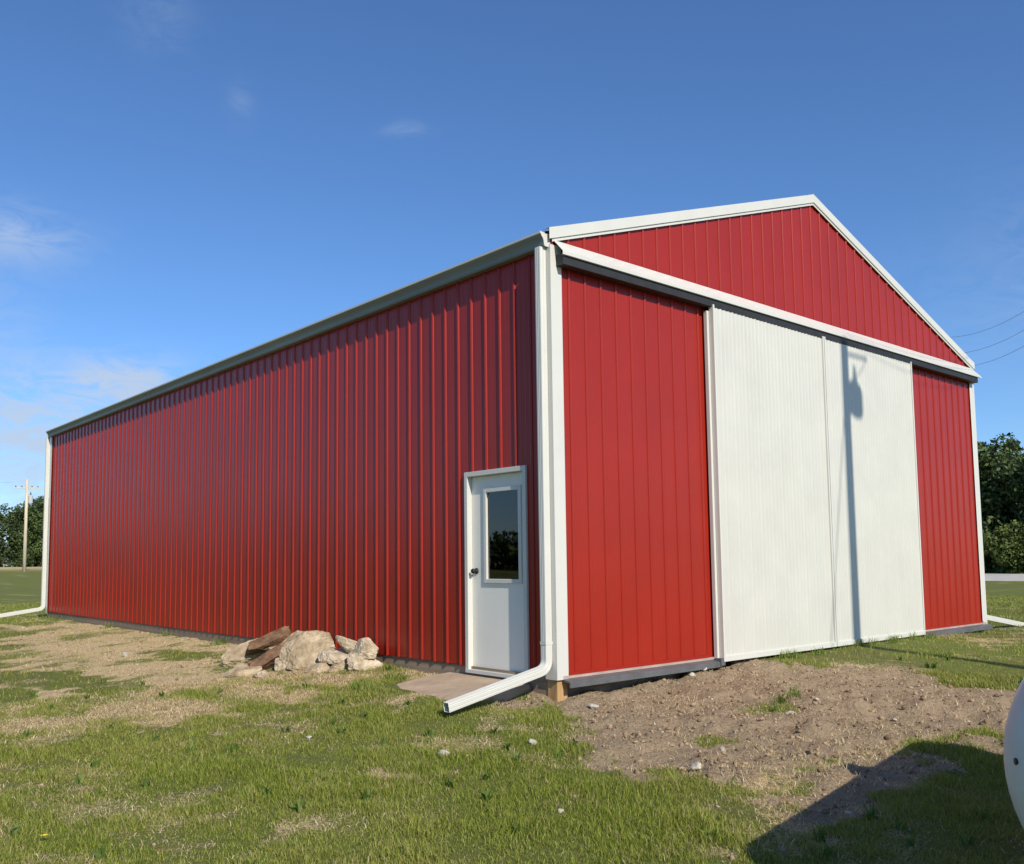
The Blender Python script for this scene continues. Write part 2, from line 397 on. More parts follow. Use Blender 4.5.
# road far on the right, following the terrain
rm = MB(); ys = np.arange(-120, 150, 3.0); rx = [56.0, 56.6, 59, 62, 65, 65.6]
rings = []
for yy in ys:
    rings.append([(x, yy, float(ground_z(x, yy)) + (.0 if x in (56.0, 65.6) else .09)) for x in rx])
tag(rm.loft(rings, False).build('road', M['road'], smooth=True), 'pale gravel road beyond the lawn', 'road', kind='structure')

# ------------------------------------------------------------------ grass, straw, clods
def frustum_points(n, r0, r1, power, a0=R(12), a1=R(84)):
    """places on the lawn out from where the photographer stands"""
    u = RNG.random(n); r = (r0 ** power + u * (r1 ** power - r0 ** power)) ** (1 / power)
    a = a0 + RNG.random(n) * (a1 - a0)
    x = CAM[0] + r * np.cos(a); y = CAM[1] + r * np.sin(a)
    keep = ~((x > -.06) & (x < W + .06) & (y > -.02) & (y < L + .06))
    keep &= ~((x > -.95) & (x < .1) & (y > .35) & (y < 1.75))
    return x[keep], y[keep], r[keep]


def blades(name, x, y, h, w, lean, col, label, cat):
    n = len(x); z = surf(x, y) - .006
    ph = RNG.random(n) * 2 * math.pi; pl = ph + (RNG.random(n) - .5) * 2.2
    dx, dy = np.cos(ph), np.sin(ph); lx, ly = np.cos(pl + math.pi / 2), np.sin(pl + math.pi / 2)
    V = np.empty((n, 5, 3))
    V[:, 0] = np.stack([x - dx * w / 2, y - dy * w / 2, z], 1); V[:, 1] = np.stack([x + dx * w / 2, y + dy * w / 2, z], 1)
    mx, my, mz = x + lx * lean * h * .35, y + ly * lean * h * .35, z + h * .58 * np.sqrt(np.clip(1 - (lean * .6) ** 2, .05, 1))
    V[:, 2] = np.stack([mx + dx * w * .42, my + dy * w * .42, mz], 1); V[:, 3] = np.stack([mx - dx * w * .42, my - dy * w * .42, mz], 1)
    V[:, 4] = np.stack([x + lx * lean * h, y + ly * lean * h, z + h * np.sqrt(np.clip(1 - (lean * .92) ** 2, .02, 1))], 1)
    b = np.arange(n)[:, None] * 5
    q = b + np.array([[0, 1, 2, 3]]); t = b + np.array([[3, 2, 4]])
    C = np.repeat(np.concatenate([col, np.ones((n, 1))], 1), 5, 0)
    o = np_mesh(name, V.reshape(-1, 3), t, M['grass'], col=C, faces4=q)
    return tag(o, label, cat, kind='stuff')


def lerp(a, b, t): return np.asarray(a)[None] * (1 - t[:, None]) + np.asarray(b)[None] * t[:, None]


parts = [frustum_points(700000, 3.2, 11, 1.25), frustum_points(380000, 11, 42, 1.15)]
x = np.concatenate([p[0] for p in parts]); y = np.concatenate([p[1] for p in parts]); r = np.concatenate([p[2] for p in parts])
d_, t_ = cover(x, y)
clump = fbm(x * 2.6 + 50, y * 2.6, 4)
bare = (y > -.45) & (y < .1) & (x > .1) & (x < 2.5)
live = ~bare & (RNG.random(len(x)) < np.clip((1 - 1.25 * d_) * (1 - .88 * t_) * (.45 + 1.1 * clump), 0, 1))
gx_, gy_, gr, gt, gc = x[live], y[live], r[live], t_[live], clump[live]
n = len(gx_)
tone = RNG.random(n)
yel = np.clip(.15 + 1.0 * (fbm(gx_ * .9 + 8, gy_ * .9, 4) - .4) + .45 * (RNG.random(n) - .5) + .5 * gt, 0, 1)
col = lerp((.105, .165, .010), (.33, .36, .05), tone)
col = col * (1 - .7 * yel[:, None]) + np.array([[.48, .43, .13]]) * .7 * yel[:, None]
deadb = RNG.random(n) < .07 + .25 * gt
col[deadb] = lerp((.34, .27, .12), (.54, .45, .24), RNG.random(deadb.sum()))
h = (.020 + .046 * RNG.random(n) ** 1.8) * (.25 + 2.1 * np.clip(gc - .12, 0, 1) ** 1.2) * (1 - .45 * gt) * (1 + np.clip(gr - 9, 0, 30) * .012)
w = (.0022 + .0026 * RNG.random(n)) * (1 + np.clip(gr - 6, 0, 40) * .09)
# broad flat weeds among the blades
rx_, ry_, rr_0 = frustum_points(150, 4, 12, 1.3); dq, tq = cover(rx_, ry_); ok = (dq < .4) & (tq < .6)
for cx0, cy0 in zip(rx_[ok], ry_[ok]):
    m_ = 9; gx_ = np.append(gx_, cx0 + RNG.normal(0, .012, m_)); gy_ = np.append(gy_, cy0 + RNG.normal(0, .012, m_))
    h = np.append(h, .05 + .05 * RNG.random(m_)); w = np.append(w, .014 + .012 * RNG.random(m_)); col = np.append(col, lerp((.07, .13, .02), (.17, .25, .05), RNG.random(m_)), 0)
# taller tufts left by the mower along the foot of the doors and walls
tc_ = [(x_, -.17 - .05 * (k % 3)) for k, x_ in enumerate((3.55, 3.7, 4.15, 5.35, 5.6, 6.05, 6.3, 6.75, 7.2))] + [(-.12, y_) for y_ in (5.6, 7.1, 7.3, 9.4, 12.2, 15.8, 16.6)] + [(1.55, -1.35), (1.7, -1.4), (-1.05, 1.75), (-1.1, 1.5), (-.5, 1.95)]
for cx0, cy0 in tc_:
    m_ = 45; gx_ = np.append(gx_, cx0 + RNG.normal(0, .07, m_)); gy_ = np.append(gy_, cy0 - np.abs(RNG.normal(0, .035, m_)) * (1 if cy0 < 0 else -1) * (1 if cx0 > 0 else 0) + (RNG.normal(0, .06, m_) if cx0 <= 0 else 0))
    h = np.append(h, .05 + .10 * RNG.random(m_)); w = np.append(w, .006 + .005 * RNG.random(m_)); col = np.append(col, lerp((.10, .17, .02), (.26, .31, .07), RNG.random(m_)), 0)
n = len(gx_)
blades('grass', gx_, gy_, h, w, .25 + .6 * RNG.random(n), col, 'short green lawn grass around the barn', 'grass')

straw = (~live) & (RNG.random(len(x)) < np.clip(t_ * .75 * (1 - .75 * d_) + .035 * d_, 0, 1))
sx, sy, sr = x[straw], y[straw], r[straw]; n = len(sx)
col = lerp((.36, .26, .13), (.86, .72, .43), RNG.random(n))
h = .02 + .045 * RNG.random(n); w = (.0022 + .0024 * RNG.random(n)) * (1 + np.clip(sr - 6, 0, 40) * .09)
blades('dry_grass', sx, sy, h, w, 
       .84 + .22 * RNG.random(n), col, 'dead straw coloured grass lying on bare soil', 'dry grass')


# crumbled soil lumps
def ico():
    p = (1 + 5 ** .5) / 2
    v = np.array([(-1, p, 0), (1, p, 0), (-1, -p, 0), (1, -p, 0), (0, -1, p), (0, 1, p), (0, -1, -p), (0, 1, -p), (p, 0, -1), (p, 0, 1), (-p, 0, -1), (-p, 0, 1)]) / math.hypot(1, p)
    f = np.array([(0, 11, 5), (0, 5, 1), (0, 1, 7), (0, 7, 10), (0, 10, 11), (1, 5, 9), (5, 11, 4), (11, 10, 2), (10, 7, 6), (7, 1, 8), (3, 9, 4), (3, 4, 2), (3, 2, 6), (3, 6, 8), (3, 8, 9), (4, 9, 5), (2, 4, 11), (6, 2, 10), (8, 6, 7), (9, 8, 1)])
    return v, f


x, y, r = frustum_points(150000, 4, 22, 1.3)
d_, t_ = cover(x, y)
k = RNG.random(len(x)) < np.clip(d_ - .15, 0, 1) * .6 + .10 * t_
x, y = x[k], y[k]; n = len(x)
iv, if_ = ico()
size = .004 + .020 * RNG.random(n) ** 6
V = iv[None] * (1 + .9 * (RNG.random((n, 12, 1)) - .5)) * size[:, None, None] * (1 + .8 * (RNG.random((n, 1, 3)) - .5)) * np.array([[[1, 1, .75]]])
V += np.stack([x, y, surf(x, y) + size * .25], 1)[:, None]
C = lerp((.15, .10, .058), (.40, .295, .185), RNG.random(n)); pale = RNG.random(n) < .025
C[pale] = np.array([.52, .45, .36])
F = (np.arange(n)[:, None, None] * 12 + if_[None]).reshape(-1, 3)
km = NT('crumbled_soil'); ca = km.n('ShaderNodeVertexColor', layer_name='Col'); km.l(ca.outputs[0], km.b.inputs['Base Color']); km.b.inputs['Roughness'].default_value = .95; km.b.inputs['Specular IOR Level'].default_value = .1
tag(np_mesh('soil_crumbs', V.reshape(-1, 3), F, km.m, col=np.repeat(np.concatenate([C, np.ones((n, 1))], 1), 12, 0)),
    'loose crumbs of brown soil on the dug ground', 'soil', kind='stuff')

fx0_, fy0_ = -4.67, -0.75
dn = MB(); zz_ = g1(fx0_, fy0_)
zz_ -= .018
for k in range(18):
    a = k * 2.4; r0_ = .007 + .011 * (k % 3) / 2
    dn.add([(fx0_ + .005, fy0_, zz_ + .05), (fx0_ + .005 + r0_ * math.cos(a - .25), fy0_ + r0_ * math.sin(a - .25), zz_ + .058), (fx0_ + .005 + r0_ * 1.25 * math.cos(a), fy0_ + r0_ * 1.25 * math.sin(a), zz_ + .056), (fx0_ + .005 + r0_ * math.cos(a + .25), fy0_ + r0_ * math.sin(a + .25), zz_ + .058)], [(0, 1, 2, 3)])
tag(dn.build('dandelion', simple('dandelion_yellow', (.75, .60, .05), rough=.8)), 'small yellow dandelion flower in the lawn at the lower left', 'flower')

# ------------------------------------------------------------------ barn
barn = empty('barn', 'large red metal pole barn with white trim and white sliding doors', 'barn', (0, 0, 0))


def rib_profile(a, b, first, step, stops=(), minor=.0012, k_=1.0):
    """depth profile of ribbed steel sheet between a and b: (t, depth) pairs"""
    pts = {round(a, 4): 0.0, round(b, 4): 0.0}
    k0 = int(math.floor((a - first) / step)) - 1; k1 = int(math.ceil((b - first) / step)) + 1
    for k in range(k0, k1 + 1):
        c = first + k * step
        for off, dep in ((-.0200, 0), (-.0160, .0085 * k_), (-.0080, .0155 * k_), (-.0005, .0185 * k_), (.0005, .0185 * k_), (.0080, .0155 * k_), (.0160, .0085 * k_), (.0200, 0)):
            pts[round(c + off, 4)] = dep
        for f in (1 / 3, 2 / 3):
            m = c + step * f
            for off, dep in ((-.012, 0), (-.006, minor), (.006, minor), (.012, 0)):
                pts[round(m + off, 4)] = dep
    for s in stops: pts.setdefault(round(s, 4), None)
    ts = sorted(t for t in pts if a - 1e-6 <= t <= b + 1e-6)
    known = [(t, pts[t]) for t in ts if pts[t] is not None]
    return [(t, pts[t] if pts[t] is not None else float(np.interp(t, [q[0] for q in known], [q[1] for q in known]))) for t in ts]


def sheet(prof, place, zb, zt, levels=1):
    """ribbed sheet; place(t, depth, z) -> point; zb, zt functions of t"""
    mb = MB()
    for i in range(len(prof) - 1):
        (t0, d0), (t1, d1) = prof[i], prof[i + 1]; tm = (t0 + t1) / 2
        b = zb(tm)
        mb.add([place(t0, d0, b), place(t1, d1, b), place(t1, d1, zt(t1)), place(t0, d0, zt(t0))], [(0, 1, 2, 3)])
    return mb


DY0, DY1, DZ0, DZ1 = .376, 1.334, -.05, 2.03       # outside of the entry door frame
GS, GF = .2325, .247
SS, SF = .2285, .528
gp = rib_profile(0, W, GF, GS, (XA,))
sheet(gp, lambda t, d, z: (t, -d, z), lambda t: .0, lambda t: roof_z(t) - .03).build('gable_wall', M['red'], barn)
sp = rib_profile(0, L, SF, SS, (DY0, DY1))
sheet(sp, lambda t, d, z: (-d, t, z), lambda t: DZ1 if DY0 < t < DY1 else .0, lambda t: ZE + .12).build('side_wall', M['red'], barn)
sheet(rib_profile(0, L, SF, SS), lambda t, d, z: (W + d, t, z), lambda t: 0, lambda t: ZE + .12).build('side_wall', M['red'], barn)
sheet(gp, lambda t, d, z: (t, L + d, z), lambda t: 0, lambda t: roof_z(t) - .03).build('gable_wall', M['red'], barn)

# roof: two ribbed slopes with a little overhang
def roof_side(sgn):
    prof = rib_profile(-.036, L + .04, .1, .2325)
    mb = MB(); x0 = -.075
    for i in range(len(prof) - 1):
        (t0, d0), (t1, d1) = prof[i], prof[i + 1]
        q = []
        for t, d, x in ((t0, d0, x0), (t1, d1, x0), (t1, d1, XA), (t0, d0, XA)):
            z = ZR0 + SL * x - .022 + d
            q.append((x if sgn > 0 else W - x, t, z))
        mb.add(q, [(0, 1, 2, 3)])
    return mb.build('roof', M['roof'], barn, solid=.002)


rf = roof_side(1); roof_side(-1)
rc = MB()
za = ZR0 + SL * XA
rc.loft([[(XA - .18, yy, za - .18 * SL + .006), (XA, yy, za + .012), (XA + .18, yy, za - .18 * SL + .006)] for yy in (-.046, L + .05)], False)
rc.build('ridge_cap', M['roof'], rf, solid=.003)


# rake trim along both gable slopes
def rake(sgn):
    mb = MB(); X = lambda x: x if sgn > 0 else W - x
    xe = -.05
    def zt(x): return ZR0 + SL * x
    f0, f1 = -.044, -.030
    mb.add([(X(xe), f0, zt(xe) - .105), (X(XA), f0, zt(XA) - .105), (X(XA), f0, zt(XA) + .006), (X(xe), f0, zt(xe) + .006)], [(0, 1, 2, 3)])
    # return under the fascia and the narrow strip on the wall
    mb.add([(X(xe), f0, zt(xe) - .105), (X(XA), f0, zt(XA) - .105), (X(XA), f1, zt(XA) - .105), (X(xe), f1, zt(xe) - .105)], [(3, 2, 1, 0)])
    mb.add([(X(.0), f1, zt(.0) - .138), (X(XA), f1, zt(XA) - .138), (X(XA), f1, zt(XA) - .105), (X(.0), f1, zt(.0) - .105)], [(0, 1, 2, 3)])
    mb.add([(X(.0), f1, zt(.0) - .138), (X(XA), f1, zt(XA) - .138), (X(XA), -.022, zt(XA) - .138), (X(.0), -.022, zt(.0) - .138)], [(3, 2, 1, 0)])
    # top flange lapping the roofing
    mb.add([(X(xe), f0, zt(xe) + .006), (X(XA), f0, zt(XA) + .006), (X(XA), .05, zt(XA) + .006), (X(xe), .05, zt(xe) + .006)], [(0, 1, 2, 3)])
    mb.build('rake_trim', M['trim'], barn, solid=.002)


rake(1); rake(-1)


# corner trim
def corner(x, sx, y, sy, zt, wide=.13):
    mb = MB(); e = .024
    x0 = x - sx * e; y0 = y - sy * e
    mb.loft([[(x + sx * wide, y0 + sy * .004, z), (x + sx * (wide - .008), y0, z), (x0, y0, z), (x0, y + sy * wide, z)] for z in (-.03, zt)], False)
    mb.build('corner_trim', M['trim'], barn, solid=.003)


corner(0, 1, 0, 1, ZE + .03); corner(W, -1, 0, 1, ZE - .02, .15); corner(0, 1, L, -1, ZE + .03, .1); corner(W, -1, L, -1, ZE)

# gutter along the eave
gprof = [(-.004, 4.262), (-.004, 4.135), (-.074, 4.135), (-.083, 4.150), (-.088, 4.185), (-.100, 4.212), (-.118, 4.232), (-.128, 4.252)]
lip = [(-.129, 4.250), (-.136, 4.254), (-.137, 4.272), (-.126, 4.274), (-.119, 4.262)]


def gutter(sgn):
    X = lambda x: x if sgn > 0 else W - x
    g = MB().loft([[(X(a), yy, b) for a, b in gprof] for yy in (.004, L + .04)], False).build('gutter', M['gutter'], barn, solid=.002)
    MB().loft([[(X(a), yy, b) for a, b in lip] for yy in (.004, L + .04)], False).build('gutter_lip', M['trim'], g, solid=.002)
    c = MB(); pr = gprof + lip[1:3]
    for yy in (0.0, L + .044):
        c.loft([[(X(a), yy - .004, b) for a, b in pr], [(X(a), yy + .003, b) for a, b in pr]], True, True)
        c.build('end_cap', M['trim'], g) if False else None
        cc = MB(); cc.loft([[(X(a), yy - .004, b) for a, b in pr], [(X(a), yy + .003, b) for a, b in pr]], True, True)
        cc.build('end_cap', M['trim'] if yy < 1 else M['gutter'], g)


gutter(1); gutter(-1)


# downspouts: ribbed rectangular pipe with an elbow and an extension along the ground
def rect_ring(c, u, v, a, b):
    """cross-section ring: half sizes a along u, b along v, shallow flutes"""
    c, u, v = Vector(c), Vector(u), Vector(v)
    pts = []
    prof = [(-1, -1), (-.55, -1), (-.42, -.9), (-.28, -1), (.28, -1), (.42, -.9), (.55, -1), (1, -1),
            (1, -.5), (.9, -.3), (1, -.1), (1, .1), (.9, .3), (1, .5),
            (1, 1), (.55, 1), (.42, .9), (.28, 1), (-.28, 1), (-.42, .9), (-.55, 1), (-1, 1),
            (-1, .5), (-.9, .3), (-1, .1), (-1, -.1), (-.9, -.3), (-1, -.5)]
    for p, q in prof:
        if abs(p) == 1 and abs(q) == 1: p *= .96; q *= .96
        pts.append(c + u * a * p + v * b * q)
    return pts


def downspout(path, a=.042, b=.036, yaxis=(0, 1, 0), straps=()):
    path = [Vector(p) for p in path]; v = Vector(yaxis); rings = []
    for i, p in enumerate(path):
        t = (path[min(i + 1, len(path) - 1)] - path[max(i - 1, 0)]).normalized()
        u = v.cross(t).normalized()
        rings.append(rect_ring(p, u, v, a, b))
    d = MB().loft(rings, True, False).build('downspout', M['trim'], barn, solid=.0025)
    for z in straps:
        x, y = path[0].x, path[0].y
        MB().loft([[(x - a - .003, y - b - .003, zz), (x + a + .003, y - b - .003, zz), (x + a + .003, y + b + .003, zz), (x - a - .003, y + b + .003, zz)] for zz in (z, z + .03)], True).build('strap', M['trim'], d)
    return d


def bend(x, y, z_top, z_turn, sx, end):
    ex, ez = end
    ang = math.atan2(ez - z_turn, abs(ex - x))
    pts = [(x, y, z_top), (x, y, z_turn + .09)]
    for k in range(1, 6):
        t = k / 6
        px = (1 - t) ** 2 * 0 + 2 * t * (1 - t) * 0 + t * t * .10
        pz = (1 - t) ** 2 * .09 + t * t * (.10 * math.tan(ang))
        pts.append((x + sx * px, y, z_turn + pz))
    pts += [(x + sx * .10, y, z_turn + .10 * math.tan(ang)), (ex, y, ez)]
    return pts


downspout(bend(-.070, .068, 4.135, .075, -1, (-1.27, -.15)), straps=(.30,))
downspout(bend(-.070, L + .07, 4.135, .07, -1, (-1.75, -.16)))
downspout(bend(W + .075, .09, 4.135, .085, 1, (W + 1.98, -.165)))

# cover over the sliding-door track
hd = MB()
HX0, HX1 = .022, W - .05
hd.loft([[(xx, -.022, 4.212), (xx, -.142, 4.082), (xx, -.150, 4.074), (xx, -.150, 4.040), (xx, -.138, 4.036)] for xx in (HX0, HX1)], False)
hd.loft([[(HX1, -.022, 4.212), (HX1, -.142, 4.082), (HX1, -.150, 4.040)], [(HX1 + .11, -.04, 4.165), (HX1 + .10, -.142, 4.066), (HX1 + .10, -.150, 4.034)]], False)
hd = hd.build('track_cover', M['trim'], barn, solid=.003)
MB().box(HX0 + .03, HX1 - .02, -.128, -.024, 3.952, 4.06).build('door_track', M['dark'], hd)

# sliding doors
def sliding_door(x0, x1, first):
    zb, zt, yf = -.045, 3.972, -.118
    pr = rib_profile(x0 + .02, x1 - .02, first, GS, minor=.0055, k_=.42)
    d = sheet(pr, lambda t, dd, z: (t, yf - dd, z), lambda t: zb + .055, lambda t: zt).build('sliding_door', M['white'], barn)
    MB().box(x0 + .01, x1 - .01, yf + .012, -.035, zb + .02, 3.905).build('door_core', M['white'], d)
    for a, b in ((x0, x0 + .028), (x1 - .028, x1)):
        MB().box(a, b, yf - .022, -.078, zb, zt + .003).build('edge_trim', M['trim'], d, bevel=.003)
    MB().box(x0 + .028, x1 - .028, yf - .022, yf + .01, zb, zb + .06).build('bottom_trim', M['trim'], d, bevel=.003)
    return d


sliding_door(2.45, 4.872, 2.45 + .17)
sliding_door(4.886, 7.385, 4.886 + .15)
for a, b in ((2.415, 2.462), (7.378, 7.43)):
    MB().box(a, b, -.076, -.03, -.02, 3.91).build('jamb_trim', M['trim'], barn, bevel=.003)


# floor rails that guide the doors
def rail(x0, x1):
    mb = MB()
    mb.loft([[(xx, -.024, -.026), (xx, -.105, -.040), (xx, -.118, -.046), (xx, -.118, -.100), (xx, -.100, -.104), (xx, -.100, -.060), (xx, -.024, -.046)] for xx in (x0, x1)], True, True)
    MB().box(x0, x1, -.027, -.020, -.024, .004).build('base_flashing', M['flash'], barn)
    r = mb.build('door_guide_rail', M['rail'], barn, bevel=.002)
    return r


rl = rail(.055, 2.44); rail(7.39, W - .01)
MB().box(2.40, 2.475, -.136, -.05, -.085, -.005).build('guide_bracket', M['rail'], rl, bevel=.004)
for a, b in ((.13, 2.315), (7.44, W - .15)):
    MB().box(a, b, -.031, -.002, .004, .030).build('base_trim', M['red'], barn)
# timber skirt boards and corner post under the steel
MB().box(.012, .05, .14, L - .05, -.42, -.006).build('skirt_board', M['skirt'], barn)
MB().box(.14, W - .14, .10, .14, -.45, -.006).build('skirt_board', M['skirt'], barn)
MB().box(W - .05, W - .012, .14, L - .05, -.42, -.006).build('skirt_board', M['skirt'], barn)
MB().box(.004, .138, .003, .138, -.5, -.004).build('corner_post', M['post'], barn, bevel=.006)
MB().box(W - .138, W - .004, .003, .138, -.5, -.004).build('corner_post', M['post'], barn, bevel=.006)

# entry door
ed = MB()
fx0, fx1 = -.026, .062
ed.box(fx0, fx1, DY0, DY0 + .05, DZ0, DZ1); ed.box(fx0, fx1, DY1 - .05, DY1, DZ0, DZ1)
ed.box(fx0, fx1, DY0 + .05, DY1 - .05, DZ1 - .05, DZ1)
frame = ed.build('door_frame', M['trim'], barn, bevel=.003)
MB().box(-.030, .06, DY0 + .002, DY1 - .002, DZ0 - .02, DZ0 + .018).build('sill', M['trim'], frame, bevel=.003)
wy0, wy1, wz0, wz1 = .545, 1.035, .905, 1.80         # glass opening
lf = MB(); a0, a1, b0, b1 = DY0 + .053, DY1 - .053, DZ0 + .022, DZ1 - .053
xl0, xl1 = .040, .080
lf.box(xl0, xl1, a0, wy0, b0, b1); lf.box(xl0, xl1, wy1, a1, b0, b1)
lf.box(xl0, xl1, wy0, wy1, b0, wz0); lf.box(xl0, xl1, wy0, wy1, wz1, b1)
leaf = lf.build('entry_door', M['door'], barn)
wf = MB(); o = .045
wf.box(xl0 - .018, xl0 - .001, wy0 - o, wy0, wz0 - o, wz1 + o); wf.box(xl0 - .018, xl0 - .001, wy1, wy1 + o, wz0 - o, wz1 + o)
wf.box(xl0 - .018, xl0 - .001, wy0, wy1, wz0 - o, wz0); wf.box(xl0 - .018, xl0 - .001, wy0, wy1, wz1, wz1 + o)
wf.build('window_frame', M['trim'], leaf, bevel=.005)
MB().box(xl0 + .006, xl0 + .010, wy0 + .001, wy1 - .001, wz0 + .001, wz1 - .001).build('window_pane', M['glass'], leaf)
kn = MB(); kz, ky = .985, 1.215
kn.tube([(xl0, ky, kz), (xl0 - .008, ky, kz), (xl0 - .009, ky, kz), (xl0 - .03, ky, kz), (xl0 - .034, ky, kz), (xl0 - .05, ky, kz), (xl0 - .062, ky, kz), (xl0 - .066, ky, kz)],
        [.033, .033, .012, .012, .022, .028, .024, .006], 16)
kn.build('door_knob', M['black'], leaf, smooth=True)

# doorstep slab
ds = MB(); rr = []
outline = [(-.005, .36), (-.35, .33), (-.72, .40), (-.90, .52), (-.93, .95), (-.86, 1.35), (-.70, 1.66), (-.35, 1.74), (-.005, 1.70)]
top = -.093
ds.loft([[(x_, y_, -.45) for x_, y_ in outline], [(x_, y_, top - .04 + .075 * x_) for x_, y_ in outline],
         [(x_ * .975 - .002, .95 + (y_ - .95) * .975, top - .012 + .075 * x_) for x_, y_ in outline], [(x_ * .90 - .004, .95 + (y_ - .95) * .90, top + .07 * x_) for x_, y_ in outline]], True, True)
tag(ds.build('doorstep', M['concrete']), 'dirt stained concrete doorstep in front of the white entry door', 'doorstep')


# ------------------------------------------------------------------ stones
def stone(name, size, mat, seed, flat=0, facets=9, sub=3, box=False):
    """angular stone: a sphere cut by random planes, then roughened; origin at its base"""
    import bmesh
    rg = random.Random(seed); bm = bmesh.new()
    bmesh.ops.create_icosphere(bm, subdivisions=sub, radius=1)
    planes = []
    for k in range(facets):
        nrm = Vector((rg.gauss(0, 1), rg.gauss(0, 1), rg.gauss(0, 1))).normalized(); planes.append((nrm, rg.uniform(.50, .82)))
    if flat: planes += [(Vector((0, 0, 1)), flat), (Vector((0, 0, -1)), flat)]
    if box:
        planes += [(Vector((0, sg, .15 * sg)).normalized(), .62) for sg in (1, -1)] + [(Vector((sg, .2, .1)).normalized(), .84) for sg in (1, -1)]
    for v in bm.verts:
        p = v.co.copy()
        if box: p = Vector([math.copysign(abs(c) ** .6, c) for c in p])
        for nrm, dd in planes:
            s = p.dot(nrm)
            if s > dd: p -= nrm * (s - dd) * .985
        q = p * 3 + Vector((seed, seed * 2, 0))
        from mathutils import noise as mn
        p *= 1 + .07 * mn.noise(q) + .05 * mn.noise(q * 2.7) + .035 * (1 - 2 * abs(mn.noise(q * 5))) + .02 * mn.noise(q * 11)
        v.co = Vector((p.x * size[0], p.y * size[1], p.z * size[2]))
    me = bpy.data.meshes.new(name); bm.to_mesh(me); bm.free(); me.materials.append(mat)
    return link(bpy.data.objects.new(name, me))


def put(o, x, y, dz, rot, label, group=None):
    o.rotation_euler = tuple(R(a) for a in rot)
    o.location = (x, y, g1(x, y) + dz)
    return tag(o, label, 'rock', group)


GR = 'broken rocks heaped by the side wall'
#ROCKS


def lay(size, mat, seed, c, xd, zd, label, flat=0, facets=9, sub=5, box=False):
    """a rock with its long axis along xd and its thin axis along zd, centre at c"""
    o = stone('rock', size, mat, seed, flat, facets, sub, box)
    z = Vector(zd).normalized(); x = Vector(xd); x = (x - z * x.dot(z)).normalized(); y = z.cross(x)
    m_ = Matrix((x, y, z)).transposed().to_4x4(); m_.translation = Vector(c); o.matrix_world = m_
    return tag(o, label, 'rock', GR)


VR = (.88, -.47, 0)           # along the heap
lay((.33, .26, .12), M['rocktan'], 1, (-.80, 4.82, -.05), (.75, -.35, .35), (-.55, -.62, .65), 'tan slab leaning at the far left of the heap, behind the dark beam-like rock', .7)
lay((.37, .125, .12), M['rockbrown'], 2, (-.60, 4.58, .08), (.72, -.25, .66), (-.3, -.5, .8), 'dark brown beam-like rock, highest of the heap at its left', .75, 3, box=True)
lay((.34, .115, .10), M['rockbrown'], 3, (-.86, 4.08, -.06), (.80, -.1, .52), (-.35, -.6, .7), 'rusty beam-like rock with a broken brown end, in front of the darker beam-like one', .72, 3, box=True)
lay((.21, .18, .14), M['rocktan'], 4, (-.36, 4.40, .07), (.9, -.3, .1), (-.3, -.4, .9), 'rounded pale topped rock between the brown beam-like rocks and the largest slab', 0)
lay((.14, .12, .09), M['rock'], 5, (-.80, 3.86, -.13), VR, (-.1, -.3, .9), 'small whitish rock tucked under the left edge of the largest slab', 0)
lay((.10, .08, .06), M['rock'], 6, (-1.22, 3.56, -.19), VR, (0, 0, 1), 'fist sized pale rock lying lowest before the left of the heap', 0)
lay((.40, .29, .12), M['rockslab'], 17, (-.52, 3.66, .02), VR, (-.46, -.60, .62), 'largest tan slab, propped up in the middle of the heap', .62, 8)
lay((.26, .2, .15), M['rock'], 8, (-.36, 3.27, -.04), VR, (-.2, -.3, .9), 'cream coloured rock just right of the largest slab', .8)
lay((.17, .14, .12), M['rocktan'], 9, (-.46, 3.12, -.14), VR, (-.1, -.2, .9), 'squat pinkish tan rock below the cream coloured one', 0)
lay((.26, .10, .09), M['rock'], 10, (-.26, 3.14, .10), (.80, -.40, -.42), (.1, -.5, .8), 'pointed white rock tilted up against the red wall', .8, 8)
lay((.20, .16, .14), M['rock'], 13, (-.24, 2.90, .06), (.7, -.5, .35), (-.2, -.4, .8), 'jagged pinkish white rock sitting on the lower one at the right end of the heap', 0, 12)
lay((.27, .2, .15), M['rock'], 12, (-.29, 2.90, -.09), VR, (-.15, -.25, .95), 'broad white rock lowest at the right end of the heap', .85, 11)
lay((.15, .11, .09), M['rocktan'], 21, (-.66, 3.30, -.15), VR, (-.2, -.3, .9), 'small tan chunk wedged at the lower right corner of the largest slab', 0, 12)
lay((.13, .10, .08), M['rock'], 22, (-.62, 4.28, .02), (.6, -.6, .4), (-.3, -.4, .8), 'white broken chunk caught between the two beam-like rocks and the largest slab', 0, 12)
lay((.12, .09, .06), M['rocktan'], 23, (-1.08, 4.42, -.18), VR, (0, -.2, 1), 'small tan chunk on the soil below the left leaning slab', 0, 12)
lay((.22, .14, .06), M['rocktan'], 14, (-1.26, 3.98, -.19), (.8, -.2, .15), (-.2, -.2, .95), 'thin flat slab on the ground at the lower left of the heap', .7)
#ENDROCKS

